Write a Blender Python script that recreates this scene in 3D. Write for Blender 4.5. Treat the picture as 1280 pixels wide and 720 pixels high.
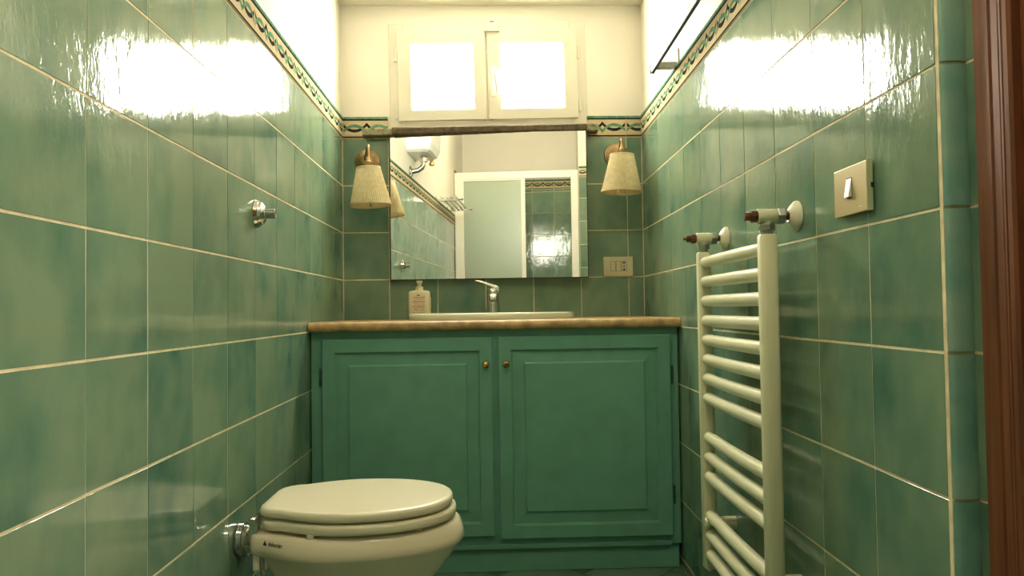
import bpy, math, random
from mathutils import Vector, Matrix
random.seed(7)
S = bpy.context.scene
for o in list(bpy.data.objects):
    bpy.data.objects.remove(o)
C = S.collection

# ------------------------------------------------------------------ camera, world, exposure
CAMZ = 0.88
cam_d = bpy.data.cameras.new('camera')
cam_d.sensor_width = 36.0
cam_d.lens = 925.6152 * 36.0 / 1280.0
cam_d.clip_start = 0.02
cam = bpy.data.objects.new('camera', cam_d)
C.objects.link(cam)
yaw, pitch, roll = 0.0358, 0.0284, -0.0141
fw = Vector((math.sin(yaw) * math.cos(pitch), math.cos(yaw) * math.cos(pitch), math.sin(pitch)))
rt = Vector((math.cos(yaw), -math.sin(yaw), 0))
up = rt.cross(fw)
rt2 = math.cos(roll) * rt + math.sin(roll) * up
up2 = -math.sin(roll) * rt + math.cos(roll) * up
cm = Matrix.Identity(4)
for i in range(3):
    cm[i][0], cm[i][1], cm[i][2] = rt2[i], up2[i], -fw[i]
cm[2][3] = CAMZ
cam.matrix_world = cm
S.camera = cam

w = bpy.data.worlds.new('world')
S.world = w
w.use_nodes = True
w.node_tree.nodes['Background'].inputs[0].default_value = (0.85, 0.92, 1.0, 1)
w.node_tree.nodes['Background'].inputs[1].default_value = 0.6

S.view_settings.view_transform = 'Standard'
S.view_settings.look = 'None'
S.view_settings.gamma = 1.0
S.view_settings.use_curve_mapping = False
S.view_settings.exposure = 1.05
PANE = 36.0                          # radiance of the frosted, daylit window panes
PANE_COL = (1.0, 0.96, 0.82, 1)
HALL_FILL = 4.0                          # radiance of the fill window added in the unseen hall
HALL_FILL_COL = (1.0, 0.90, 0.72, 1)

# ------------------------------------------------------------------ room dimensions (metres)
XL, XR, YB, SR = -0.5886, 0.6676, 3.0901, 0.0228
Z0, TV, TH = CAMZ + 0.1293, 0.1964, 0.2       # a tile course line, course height, tile width
BORD0 = Z0 + 3 * TV + 0.001                   # border course
BORDH = 0.089
CEIL, SOFFIT = 2.62, CAMZ + 1.285
YF, YS = -0.80, -0.20                         # shower back wall, shower screen
XP = 0.66                                     # recessed wall with the door
YC = 0.982                                    # where the right wall ends

def xr(y): return XR + SR * (y - YB)

# ------------------------------------------------------------------ materials
def new_mat(name):
    m = bpy.data.materials.new(name)
    m.use_nodes = True
    nt = m.node_tree
    return m, nt, nt.nodes['Principled BSDF']

def N(nt, t, **kw):
    n = nt.nodes.new(t)
    for k, v in kw.items():
        setattr(n, k, v)
    return n

def setv(n, **kw):
    for k, v in kw.items():
        n.inputs[k.replace('_', ' ')].default_value = v
    return n

def ramp(nt, src, stops):
    r = nt.nodes.new('ShaderNodeValToRGB')
    e = r.color_ramp.elements
    e[0].position, e[0].color = stops[0][0], (*stops[0][1], 1)
    e[1].position, e[1].color = stops[-1][0], (*stops[-1][1], 1)
    for p, c in stops[1:-1]:
        x = e.new(p); x.color = (*c, 1)
    nt.links.new(src, r.inputs[0])
    return r

def coords(nt, scale=(1, 1, 1), rnd=True, kind='Object'):
    tc = N(nt, 'ShaderNodeTexCoord')
    mp = N(nt, 'ShaderNodeMapping')
    mp.inputs['Scale'].default_value = scale
    if rnd:
        oi = N(nt, 'ShaderNodeObjectInfo')
        ml = N(nt, 'ShaderNodeVectorMath', operation='MULTIPLY_ADD')
        cb = N(nt, 'ShaderNodeCombineXYZ')
        for k in range(3):
            nt.links.new(oi.outputs['Random'], cb.inputs[k])
        ml.inputs[1].default_value = (37.0, 91.0, 53.0)
        nt.links.new(cb.outputs[0], ml.inputs[0])
        nt.links.new(tc.outputs[kind], mp.inputs[0])
        nt.links.new(mp.outputs[0], ml.inputs[2])
        return ml.outputs[0]
    nt.links.new(tc.outputs[kind], mp.inputs[0])
    return mp.outputs[0]

def noise(nt, vec, scale, detail=3, rough=0.5):
    n = N(nt, 'ShaderNodeTexNoise')
    setv(n, Scale=scale, Detail=detail, Roughness=rough)
    nt.links.new(vec, n.inputs['Vector'])
    return n.outputs['Fac']

def bump(nt, bs, h, strength, dist, prev=None):
    b = N(nt, 'ShaderNodeBump')
    setv(b, Strength=strength, Distance=dist)
    nt.links.new(h, b.inputs['Height'])
    if prev is not None:
        nt.links.new(prev, b.inputs['Normal'])
    nt.links.new(b.outputs[0], bs.inputs['Normal'])
    return b.outputs[0]

def plain(name, col, rough=0.5, metal=0.0, var=0.06, nscale=8.0, bmp=0.0, bscale=60, rnd=False, spec=0.5):
    m, nt, bs = new_mat(name)
    v = coords(nt, rnd=rnd)
    f = noise(nt, v, nscale)
    lo = tuple(max(0, c * (1 - var * 2)) for c in col)
    hi = tuple(min(1, c * (1 + var)) for c in col)
    r = ramp(nt, f, [(0.3, lo), (0.7, hi)])
    nt.links.new(r.outputs[0], bs.inputs['Base Color'])
    setv(bs, Roughness=rough, Metallic=metal)
    bs.inputs['Specular IOR Level'].default_value = spec
    if bmp:
        bump(nt, bs, noise(nt, v, bscale), bmp, 0.002)
    return m

def glaze(name, dark, mid, light, rough=0.085, wav=0.17):
    m, nt, bs = new_mat(name)
    v = coords(nt, (1, 0.75, 1))
    f1 = noise(nt, v, 5.5, 2, 0.5)
    f2 = noise(nt, v, 22, 3, 0.6)
    a = N(nt, 'ShaderNodeMath', operation='MULTIPLY_ADD')
    a.inputs[1].default_value = 0.28
    nt.links.new(f2, a.inputs[0]); nt.links.new(f1, a.inputs[2])
    oi = N(nt, 'ShaderNodeObjectInfo')
    b = N(nt, 'ShaderNodeMath', operation='MULTIPLY_ADD')
    b.inputs[1].default_value = 0.16
    nt.links.new(oi.outputs['Random'], b.inputs[0]); nt.links.new(a.outputs[0], b.inputs[2])
    r = ramp(nt, b.outputs[0], [(0.42, dark), (0.62, mid), (0.86, light)])
    nt.links.new(r.outputs[0], bs.inputs['Base Color'])
    setv(bs, Roughness=rough)
    bs.inputs['Specular IOR Level'].default_value = 0.5
    vb = coords(nt, (1, 0.38, 1))
    n1 = bump(nt, bs, noise(nt, vb, 60, 3, 0.6), wav * 1.15, 0.0035)
    vb2 = coords(nt, (1, 0.7, 1))
    bump(nt, bs, noise(nt, vb2, 9, 1, 0.5), wav * 0.9, 0.012, n1)
    return m

M = {}
M['tile'] = glaze('green_glaze', (0.070, 0.168, 0.122), (0.138, 0.236, 0.160), (0.212, 0.300, 0.195))
M['corner_tile'] = glaze('teal_glaze', (0.10, 0.28, 0.25), (0.20, 0.40, 0.34), (0.36, 0.52, 0.42), 0.25)
M['floor_tile'] = glaze('floor_glaze', (0.05, 0.12, 0.08), (0.08, 0.16, 0.11), (0.12, 0.2, 0.14), 0.25, 0.1)
M['grout'] = plain('grout', (0.82, 0.70, 0.45), 0.85, var=0.1, nscale=40, bmp=0.4, bscale=300)
M['floor_grout'] = plain('floor_grout', (0.36, 0.32, 0.22), 0.9, var=0.1, nscale=40)
M['plaster'] = plain('cream_plaster', (0.80, 0.76, 0.65), 0.75, var=0.025, nscale=3, bmp=0.06, bscale=90)
M['ceiling'] = plain('ceiling_paint', (0.72, 0.68, 0.56), 0.8, var=0.02, nscale=3)
M['border'] = plain('border_cream', (0.62, 0.50, 0.31), 0.95, var=0.05, nscale=14, rnd=True, spec=0.02)
M['border_green'] = plain('border_green', (0.15, 0.31, 0.20), 0.95, var=0.2, nscale=60, rnd=True, spec=0.02)
M['border_dark'] = plain('border_dark', (0.028, 0.036, 0.038), 0.95, var=0.25, nscale=60, rnd=True, spec=0.02)
M['cabinet'] = plain('green_paint', (0.140, 0.355, 0.260), 0.40, var=0.05, nscale=14, bmp=0.05, bscale=120)
M['counter'] = plain('travertine', (0.52, 0.34, 0.15), 0.45, var=0.22, nscale=26, bmp=0.25, bscale=160)
M['wc'] = plain('cream_ceramic', (0.86, 0.76, 0.58), 0.14, var=0.015, nscale=3)
M['wc_seat'] = plain('cream_seat', (0.83, 0.77, 0.58), 0.3, var=0.015, nscale=3)
M['basin'] = plain('basin_ceramic', (0.66, 0.66, 0.50), 0.15, var=0.02, nscale=4)
M['rad'] = plain('radiator_enamel', (0.71, 0.69, 0.47), 0.33, var=0.02, nscale=5)
M['rad_flange'] = plain('flange_plastic', (0.76, 0.72, 0.54), 0.4, var=0.03, nscale=12)
M['chrome'] = plain('chrome', (0.72, 0.71, 0.66), 0.13, 1.0, var=0.05, nscale=20)
M['steel'] = plain('dull_steel', (0.40, 0.40, 0.36), 0.3, 1.0, var=0.15, nscale=50)
M['dark_chrome'] = plain('dark_chrome', (0.17, 0.18, 0.15), 0.18, 1.0, var=0.1, nscale=30)
M['brass'] = plain('aged_brass', (0.44, 0.30, 0.15), 0.36, 1.0, var=0.15, nscale=40)
M['knob'] = plain('knob_brass', (0.70, 0.42, 0.14), 0.3, 1.0, var=0.1, nscale=60)
M['copper'] = plain('dark_copper', (0.16, 0.075, 0.04), 0.4, 0.7, var=0.2, nscale=60)
M['iron'] = plain('painted_hinge', (0.05, 0.11, 0.075), 0.5, 0.3, var=0.2, nscale=60)
M['white'] = plain('white_pvc', (0.85, 0.82, 0.70), 0.35, var=0.02, nscale=5)
M['sash'] = plain('cream_sash_paint', (0.71, 0.67, 0.55), 0.45, var=0.02, nscale=6)
M['rocker'] = plain('white_rocker', (0.88, 0.88, 0.82), 0.25, var=0.01)
M['plate'] = plain('champagne_plate', (0.50, 0.385, 0.17), 0.38, 0.25, var=0.04, nscale=18)
M['plate_side'] = plain('plate_rim', (0.52, 0.55, 0.32), 0.4, var=0.03)
M['socket'] = plain('socket_cream', (0.62, 0.56, 0.36), 0.4, var=0.03, nscale=14)
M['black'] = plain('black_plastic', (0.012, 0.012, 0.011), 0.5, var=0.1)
M['soap'] = plain('soap_bottle_plastic', (0.80, 0.72, 0.50), 0.35, var=0.02, nscale=20)
M['red'] = plain('red_print', (0.62, 0.09, 0.06), 0.5, var=0.1)
M['grey'] = plain('grey_print', (0.30, 0.29, 0.24), 0.5, var=0.1)
M['stone'] = plain('brown_sill', (0.115, 0.082, 0.042), 0.8, var=0.3, nscale=60, bmp=0.6, bscale=140)
M['stone_end'] = plain('weathered_sill_end', (0.28, 0.26, 0.15), 0.8, var=0.3, nscale=50, bmp=0.6, bscale=140)
M['backing'] = plain('mirror_backing', (0.07, 0.045, 0.025), 0.7, var=0.2, nscale=40)
M['fixings'] = plain('alarm_plastic', (0.78, 0.72, 0.54), 0.4, var=0.02)

def wood_mat():
    m, nt, bs = new_mat('red_brown_wood')
    v = coords(nt, (30, 30, 1.6), rnd=False)
    f = noise(nt, v, 2.2, 5, 0.6)
    r = ramp(nt, f, [(0.3, (0.11, 0.032, 0.013)), (0.55, (0.20, 0.062, 0.024)), (0.8, (0.27, 0.092, 0.036))])
    nt.links.new(r.outputs[0], bs.inputs['Base Color'])
    setv(bs, Roughness=0.42)
    bump(nt, bs, f, 0.15, 0.002)
    return m
M['wood'] = wood_mat()

def fabric_mat():
    m, nt, bs = new_mat('pleated_shade_fabric')
    v = coords(nt, (1, 1, 0.2), rnd=False)
    f = noise(nt, v, 60, 3, 0.6)
    r = ramp(nt, f, [(0.3, (0.74, 0.62, 0.38)), (0.7, (0.88, 0.77, 0.50))])
    nt.links.new(r.outputs[0], bs.inputs['Base Color'])
    setv(bs, Roughness=0.85)
    tr = N(nt, 'ShaderNodeBsdfTranslucent')
    nt.links.new(r.outputs[0], tr.inputs[0])
    mx = N(nt, 'ShaderNodeMixShader')
    mx.inputs[0].default_value = 0.3
    nt.links.new(bs.outputs[0], mx.inputs[1]); nt.links.new(tr.outputs[0], mx.inputs[2])
    nt.links.new(mx.outputs[0], nt.nodes['Material Output'].inputs[0])
    return m
M['fabric'] = fabric_mat()

def mirror_mat():
    m, nt, bs = new_mat('silvered_mirror')
    bs.inputs['Base Color'].default_value = (0.92, 0.93, 0.88, 1)
    setv(bs, Metallic=1.0, Roughness=0.005)
    return m
M['mirror'] = mirror_mat()

def frosted_mat():
    m, nt, bs = new_mat('frosted_glass')
    v = coords(nt, rnd=False)
    bs.inputs['Base Color'].default_value = (0.70, 0.80, 0.64, 1)
    setv(bs, Roughness=0.26, IOR=1.45)
    bs.inputs['Transmission Weight'].default_value = 0.55
    bump(nt, bs, noise(nt, v, 120, 2), 0.3, 0.002)
    return m
M['frost'] = frosted_mat()

def pane_mat(name, col, st):
    m, nt, bs = new_mat(name)
    bs.inputs['Base Color'].default_value = (0.8, 0.8, 0.75, 1)
    setv(bs, Roughness=0.5)
    bs.inputs['Emission Color'].default_value = col
    bs.inputs['Emission Strength'].default_value = st
    return m
M['pane'] = pane_mat('daylit_frosted_pane', PANE_COL, PANE)
M['hall_fill'] = pane_mat('hall_fill_pane', HALL_FILL_COL, HALL_FILL)

# ------------------------------------------------------------------ mesh building
class MB:
    def __init__(s):
        s.v, s.f, s.mi = [], [], []
    def add(s, vs, fs, mi=0):
        b = len(s.v)
        s.v += [tuple(p) for p in vs]
        s.f += [tuple(i + b for i in q) for q in fs]
        s.mi += [mi] * len(fs)
        return s
    def box(s, x0, x1, y0, y1, z0, z1, mi=0):
        return s.add([(x0, y0, z0), (x1, y0, z0), (x1, y1, z0), (x0, y1, z0), (x0, y0, z1), (x1, y0, z1), (x1, y1, z1), (x0, y1, z1)],
                     [(0, 3, 2, 1), (4, 5, 6, 7), (0, 1, 5, 4), (1, 2, 6, 5), (2, 3, 7, 6), (3, 0, 4, 7)], mi)
    def loft(s, rings, cap0=True, cap1=True, mi=0, closed=True):
        n = len(rings[0])
        vs = [p for r in rings for p in r]
        fs = []
        for k in range(len(rings) - 1):
            for i in range(n if closed else n - 1):
                j = (i + 1) % n
                fs.append((k * n + i, k * n + j, (k + 1) * n + j, (k + 1) * n + i))
        if cap0: fs.append(tuple(range(n - 1, -1, -1)))
        if cap1: fs.append(tuple((len(rings) - 1) * n + i for i in range(n)))
        return s.add(vs, fs, mi)
    def lathe(s, prof, mat=None, n=32, mi=0, cap0=True, cap1=True):
        rings = []
        for r, z in prof:
            ring = []
            for i in range(n):
                a = 2 * math.pi * i / n
                p = Vector((r * math.cos(a), r * math.sin(a), z))
                ring.append(mat @ p if mat else p)
            rings.append(ring)
        return s.loft(rings, cap0, cap1, mi)
    def tube(s, pts, r, n=14, mi=0, caps=True):
        pts = [Vector(p) for p in pts]
        rs = r if isinstance(r, (list, tuple)) else [r] * len(pts)
        t0 = (pts[1] - pts[0]).normalized()
        u = t0.orthogonal().normalized()
        rings = []
        for i, p in enumerate(pts):
            t = (pts[min(i + 1, len(pts) - 1)] - pts[max(i - 1, 0)]).normalized()
            u = (u - t * u.dot(t)).normalized()
            v = t.cross(u)
            rings.append([p + rs[i] * (math.cos(2 * math.pi * k / n) * u + math.sin(2 * math.pi * k / n) * v) for k in range(n)])
        return s.loft(rings, caps, caps, mi)
    def prism(s, poly, z0, z1, mi=0):
        return s.loft([[(x, y, z0) for x, y in poly], [(x, y, z1) for x, y in poly]], mi=mi)
    def mesh(s, name, mats, smooth=False):
        me = bpy.data.meshes.new(name)
        me.from_pydata(s.v, [], s.f)
        for m in (mats if isinstance(mats, (list, tuple)) else [mats]):
            me.materials.append(m)
        if max(s.mi) > 0:
            me.polygons.foreach_set('material_index', s.mi)
        if smooth:
            me.shade_smooth() if hasattr(me, 'shade_smooth') else None
        me.update()
        return me

def link(name, me, parent=None, mat=None, bevel=0.0, auto=None, seg=2):
    o = bpy.data.objects.new(name, me)
    C.objects.link(o)
    if parent is not None:
        o.parent = parent
    if mat is not None:
        o.matrix_basis = mat
    if auto is not None:
        me.shade_smooth()
        try:
            me.set_sharp_from_angle(angle=math.radians(auto))
        except Exception:
            pass
    if bevel:
        b = o.modifiers.new('bevel', 'BEVEL')
        b.width = bevel; b.segments = seg; b.limit_method = 'ANGLE'; b.angle_limit = math.radians(40)
        b.harden_normals = False
    return o

def part(name, mb, mat, parent, bevel=0.0, auto=None, label=None, seg=2):
    o = link(name, mb.mesh(name, M[mat] if isinstance(mat, str) else [M[k] for k in mat]), parent, None, bevel, auto, seg)
    if label: o['label'] = label
    return o

def thing(name, label, cat, mat=None, group=None):
    o = bpy.data.objects.new(name, None)
    o.empty_display_size = 0.05
    C.objects.link(o)
    if mat is not None:
        o.matrix_world = mat
    o['label'] = label
    o['category'] = cat
    if group: o['group'] = group
    return o

def struct(o, label=None, cat=None):
    o['kind'] = 'structure'
    if label: o['label'] = label
    if cat: o['category'] = cat
    return o

def frame(origin, u, n):
    v = Vector((0, 0, 1)); u = Vector(u).normalized(); n = Vector(n).normalized()
    m = Matrix.Identity(4)
    for i in range(3):
        m[i][0], m[i][1], m[i][2], m[i][3] = u[i], v[i], n[i], origin[i]
    return m
T = Matrix.Translation
# wall frames: x along the wall, y up, z into the room; z = 0 is the tile face
FL = frame((XL, 0, 0), (0, 1, 0), (1, 0, 0))                    # x = world Y
FR = frame((XR, YB, 0), (-SR, -1, 0), (-1, SR, 0))              # x = YB - Y
FB = frame((0, YB, 0), (1, 0, 0), (0, -1, 0))                   # x = world X
FF = frame((0, YF, 0), (-1, 0, 0), (0, 1, 0))                   # x = -X
FS = frame((0, YS, 0), (-1, 0, 0), (0, 1, 0))
FP = frame((XP - .004, 0, 0), (0, -1, 0), (-1, 0, 0))                  # x = -Y
RX = Matrix.Rotation

# ------------------------------------------------------------------ tiles
_tile_cache = {}
def tile_mesh(w_, h_, key, mats):
    k = (round(w_, 4), round(h_, 4), key, random.randrange(4))
    if k not in _tile_cache:
        W, H = w_ / 2 - 0.0015, h_ / 2 - 0.0022
        e = 0.0003
        mb = MB()
        def ring(a, b, z):
            return [(-a, -b, z), (0, -b, z + random.uniform(-.0001, .0001)), (a, -b, z), (a, 0, z), (a, b, z), (0, b, z), (-a, b, z), (-a, 0, z)]
        r0 = ring(W, H, -0.006); r1 = ring(W, H, -0.0003); r2 = ring(W - e, H - e, 0.0)
        mb.loft([r0, r1, r2], cap0=False, cap1=False)
        b = len(mb.v) - 8
        mb.v.append((0, 0, random.uniform(0, 0.00035)))
        c = len(mb.v) - 1
        for i in range(8):
            mb.f.append((b + i, b + (i + 1) % 8, c)); mb.mi.append(0)
        me = mb.mesh('tile', mats)
        me.shade_smooth()
        me.set_sharp_from_angle(angle=math.radians(12))
        _tile_cache[k] = me
    return _tile_cache[k]

def tile_field(parent, Fm, us, vs, mat='tile', name='tile', skip=None, tilt=0.0022, lean=0.0):
    for i in range(len(us) - 1):
        for j in range(len(vs) - 1):
            u0, u1, v0, v1 = us[i], us[i + 1], vs[j], vs[j + 1]
            if u1 - u0 < 0.006 or v1 - v0 < 0.006: continue
            if skip and skip(u0, u1, v0, v1): continue
            me = tile_mesh(u1 - u0, v1 - v0, name, M[mat])
            o = bpy.data.objects.new(name, me)
            C.objects.link(o)
            o.parent = parent
            o.matrix_basis = Fm @ T(((u0 + u1) / 2, (v0 + v1) / 2, random.uniform(-.0004, .0004))) @ RX(lean + random.uniform(-tilt, tilt), 4, 'X') @ RX(random.uniform(-tilt, tilt), 4, 'Y')

def lines(a, b, first, step):
    """joint positions from a to b with one at first"""
    k = math.ceil((a - first) / step)
    out = [a]
    while first + k * step < b:
        x = first + k * step
        if x > a + 0.004 and x < b - 0.004: out.append(x)
        k += 1
    out.append(b)
    return out

def clip(poly, a, b, c):
    """keep the side a*x + b*y <= c"""
    out = []
    for i in range(len(poly)):
        p, q = poly[i], poly[(i + 1) % len(poly)]
        dp, dq = a * p[0] + b * p[1] - c, a * q[0] + b * q[1] - c
        if dp <= 0: out.append(p)
        if dp * dq < 0:
            t = dp / (dp - dq)
            out.append((p[0] + t * (q[0] - p[0]), p[1] + t * (q[1] - p[1])))
    return out

_bord_cache = {}
def border_mesh(w_, phase=0.0):
    """cream border tile: green and dark bands, dark hanging swags crossed by green arches"""
    k = (round(w_, 4), round(phase, 4))
    if k in _bord_cache: return _bord_cache[k]
    mb = MB()
    g = 0.0010
    W, H = w_ / 2 - g, BORDH / 2
    mb.box(-W, W, -H + g, H, -0.006, 0.002, 0)
    def strip(y0, y1, mi, z):
        mb.box(-W, W, y0, y1, 0.0015, z, mi)
    strip(H - 0.008, H + 0.001, 1, 0.0034)
    strip(H - 0.0145, H - 0.008, 2, 0.0027)
    strip(-H + 0.003, -H + 0.0085, 2, 0.0027)
    per = 0.1
    cy = -0.0025
    def wave(sgn, mi, z):
        n = 24
        for kk in range(-3, 4):
            c0 = kk * per + per / 2 + phase
            up_, lo_ = [], []
            for i in range(n + 1):
                s = -1 + 2 * i / n
                x = c0 + s * per / 2
                if x < -W or x > W:
                    continue
                a = abs(s)
                yc = -0.0105 + 0.0275 * a ** 2.2
                sl = 0.0275 * 2.2 * a ** 1.2 / (per / 2)
                t = (0.0066 - 0.0018 * a) * math.sqrt(1 + sl * sl)
                up_.append((x, cy + sgn * yc + t)); lo_.append((x, cy + sgn * yc - t))
            m_ = len(up_)
            if m_ > 1:
                vs = [(x, y, z) for x, y in up_] + [(x, y, z) for x, y in lo_]
                mb.add(vs, [(i, m_ + i, m_ + i + 1, i + 1) for i in range(m_ - 1)], mi)
    wave(1, 2, 0.0023)
    wave(-1, 1, 0.0026)
    _bord_cache[k] = mb.mesh('border_tile', [M['border'], M['border_green'], M['border_dark']])
    return _bord_cache[k]

def border_row(parent, Fm, us, v0, phase=0.0, anchor='mid'):
    for i in range(len(us) - 1):
        w_ = us[i + 1] - us[i]
        if w_ < 0.01: continue
        ph = phase
        if w_ < 0.19:                       # cut tiles keep the motif of the uncut side
            ph = (w_ / 2 if i == len(us) - 2 else -w_ / 2) * (-1 if i == len(us) - 2 else -1)
            ph = -w_ / 2 if i == len(us) - 2 else w_ / 2
        o = bpy.data.objects.new('border_tile', border_mesh(w_, ph))
        C.objects.link(o); o.parent = parent
        o.matrix_basis = Fm @ T(((us[i] + us[i + 1]) / 2, v0 + BORDH / 2, 0))

rows = lines(0.002, BORD0, Z0, TV)
PL = -0.007        # plaster face, behind the tile face

# ------------------------------------------------------------------ structure: floor, ceiling, walls
mb = MB().box(XL - .2, XP + .25, YF - .15, YB + .15, -0.12, -0.004)
floor = struct(part('floor', mb, 'floor_grout', None), 'floor of green tiles laid on the diagonal', 'floor')
R2 = math.sqrt(0.5)
ft = 0.2
for i in range(-14, 18):
    for j in range(-14, 22):
        cx = 0.03 + (i - j) * ft * R2; cy = 1.2 + (i + j) * ft * R2
        hd = (ft - 0.004) * R2
        poly = [(cx - hd, cy), (cx, cy - hd), (cx + hd, cy), (cx, cy + hd)]
        for a, b, c in ((-1, 0, -(XL + .003)), (1, 0, XP - .003), (0, -1, -(YS + .02)), (0, 1, 2.60)):
            poly = clip(poly, a, b, c)
            if len(poly) < 3: break
        if len(poly) < 3: continue
        poly = [p for p in poly if True]
        if cy > YC:
            poly = clip(poly, 1, -SR, XR - SR * YB - .003)
            if len(poly) < 3: continue
        ar = 0.5 * abs(sum(poly[k][0] * poly[(k + 1) % len(poly)][1] - poly[(k + 1) % len(poly)][0] * poly[k][1] for k in range(len(poly))))
        if ar < 0.0005: continue
        mx_, my_ = sum(p[0] for p in poly) / len(poly), sum(p[1] for p in poly) / len(poly)
        t = MB().prism([(x - mx_, y - my_) for x, y in poly], -0.008, 0.0)
        o = link('floor_tile', t.mesh('floor_tile', M['floor_tile']), floor, T((mx_, my_, 0)))

mb = MB().box(XL - .2, XP + .25, YF - .15, 2.72, CEIL, CEIL + .1)
struct(part('ceiling', mb, 'ceiling', None), 'cream painted ceiling', 'ceiling')
mb = MB().box(XL - .12, XR + .12, 2.72, YB + .12, SOFFIT, CEIL + .1)
struct(part('trim_1', mb, 'ceiling', None, bevel=0.006), 'lowered cream soffit above the window', 'soffit')

# left wall
mb = MB().box(YF - .12, YB + .12, -0.1, CEIL, PL - .12, PL)
wl = link('wall_left', mb.mesh('wall_left', M['plaster']), None, FL)
struct(wl, 'long wall of glossy green tiles with a patterned border, opposite the radiator', 'wall')
I4 = Matrix.Identity(4)
YL0 = 1.1135
def part_on(name, mb, mat, parent, Fm):
    o = link(name, mb.mesh(name, M[mat]), parent, Fm)
    return o
part_on('grout_bed', MB().box(YS, YB - .001, 0, BORD0 + .002, PL, -0.0010), 'grout', wl, I4)
usL = lines(YS, YB - 0.0015, YL0, TH)
tile_field(wl, I4, usL, rows, skip=lambda u0, u1, v0, v1: u0 > 2.55 and v1 < 0.83)
border_row(wl, I4, usL, BORD0)
SB0 = Z0 + 5 * TV
rowsS = lines(0.9, SB0, Z0, TV)
part_on('grout_bed', MB().box(YF, YS - .002, 0, SB0 + .002, PL, -0.0010), 'grout', wl, I4)
usLs = lines(YF + .002, YS - .003, YL0, TH)
tile_field(wl, I4, usLs, rowsS)
border_row(wl, I4, usLs, SB0)

# right wall
LR = (YB - YC) * math.sqrt(1 + SR * SR)
mb = MB().box(-.12, LR - .008, -0.1, CEIL, PL - .05, PL)
wr = link('wall_right', mb.mesh('wall_right', M['plaster']), None, FR)
struct(wr, 'wall of glossy green tiles behind the towel radiator', 'wall')
part_on('grout_bed', MB().box(.001, LR - .004, 0, BORD0 + .002, PL, -0.0010), 'grout', wr, I4)
usR = lines(0.0015, LR - .001, LR, TH)
tile_field(wr, I4, usR, rows, skip=lambda u0, u1, v0, v1: u1 < 0.55 and v1 < 0.83)
border_row(wr, I4, usR, BORD0)
# rounded corner tiles closing the end of the wall
def corner_profile(g):
    return [(0.6195, 0.9795), (0.6205, 0.9765), (0.6235, 0.9735), (0.628, 0.9718), (0.636, 0.971), (0.648, 0.9715), (0.6575, 0.974)]
for j in range(len(rows) - 1):
    h = rows[j + 1] - rows[j]
    if h < .006: continue
    pr = corner_profile(0)
    poly = pr + [(0.6575, 0.984), (0.6195, 0.984)]
    mb = MB().prism([(.6385 + (x - .6385) * .965 - .6385, y - .978) for x, y in poly], -h / 2 + .0022, h / 2 - .0022)
    o = link('corner_tile', mb.mesh('corner_tile', M['corner_tile']), wr, FR.inverted() @ T((.6385, .978, (rows[j] + rows[j + 1]) / 2)), auto=35)
part_on('corner_grout', MB().box(.6200, .6602, .9768, .985, 0, BORD0), 'grout', wr, FR.inverted())

# recessed wall with the door
DY0, DY1, DZ = 0.08, 0.876, 2.06
mb = MB()
mb.box(XP, XP + .16, DY1, .99, -.1, CEIL)
mb.box(XP, XP + .16, YS - .02, DY0, -.1, CEIL)
mb.box(XP, XP + .16, DY0, DY1, DZ, CEIL)
wd = struct(part('wall_door', mb, 'plaster', None), 'short recessed wall around the wooden door', 'wall')
tile_field(wd, FP, [-(YC - .006), -(DY1 + .02)], rows)
part_on('grout_bed', MB().box(-(YC - .004), -(DY1 + .02), 0, BORD0, -.0039, -0.0010), 'grout', wd, FP)
tile_field(wd, FP, [-(DY0 - .03), -(YS + .005)], rows)

# back wall with the window opening
WX0, WX1, WZ0, WZ1 = -0.37, 0.415, CAMZ + .785, CAMZ + 1.19
mb = MB()
mb.box(XL - .12, WX0, -.1, CEIL, PL - .12, PL)
mb.box(WX1, XR + .12, -.1, CEIL, PL - .12, PL)
mb.box(WX0, WX1, -.1, WZ0, PL - .12, PL)
mb.box(WX0, WX1, WZ1, CEIL, PL - .12, PL)
wb = link('wall_back', mb.mesh('wall_back', M['plaster']), None, FB)
struct(wb, 'end wall with the window above green tiles', 'wall')
part_on('grout_bed', MB().box(XL, XR, 0, BORD0 + .002, PL, -0.0010), 'grout', wb, I4)
rowsB = lines(0.8, BORD0, Z0, TV)
usB = lines(XL + .0015, XR - .0015, -0.3982, TH)
tile_field(wb, I4, usB, rowsB)
bl = [u for u in usB if u <= -0.39]
border_row(wb, I4, [XL + .002, -0.398], BORD0, 0)
border_row(wb, I4, [0.436, 0.6018, XR - .002], BORD0, 0)

# front wall behind the shower, partition beside it
mb = MB().box(-(XP + .16), -(XL - .12), -.1, CEIL, PL - .12, PL)
wf = link('wall_front', mb.mesh('wall_front', M['plaster']), None, FF)
struct(wf, 'far shower wall of green tiles facing the window', 'wall')
part_on('grout_bed', MB().box(-.47, -XL, 0, SB0 + .002, PL, -0.0035), 'grout', wf, I4)
usF = lines(-.47, -XL - .002, -0.055, 0.2035)
rowsF = lines(0.02, SB0, CAMZ + .885, 0.2005)
tile_field(wf, I4, usF, rowsF, lean=-0.011)
border_row(wf, I4, usF, SB0)
mb = MB().box(-(XP), -.472, -.1, CEIL, -.58, PL)
wp = link('wall_partition', mb.mesh('wall_partition', M['plaster']), None, FS)
struct(wp, 'tiled partition wall beside the shower screen', 'wall')
part_on('grout_bed', MB().box(-XP, -.472, 0, SB0 + .002, PL, -0.0010), 'grout', wp, I4)
usP = [-XP + .002, -.474]
tile_field(wp, I4, usP, lines(0.02, SB0, CAMZ + .93, TV))
border_row(wp, I4, usP, SB0)

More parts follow.
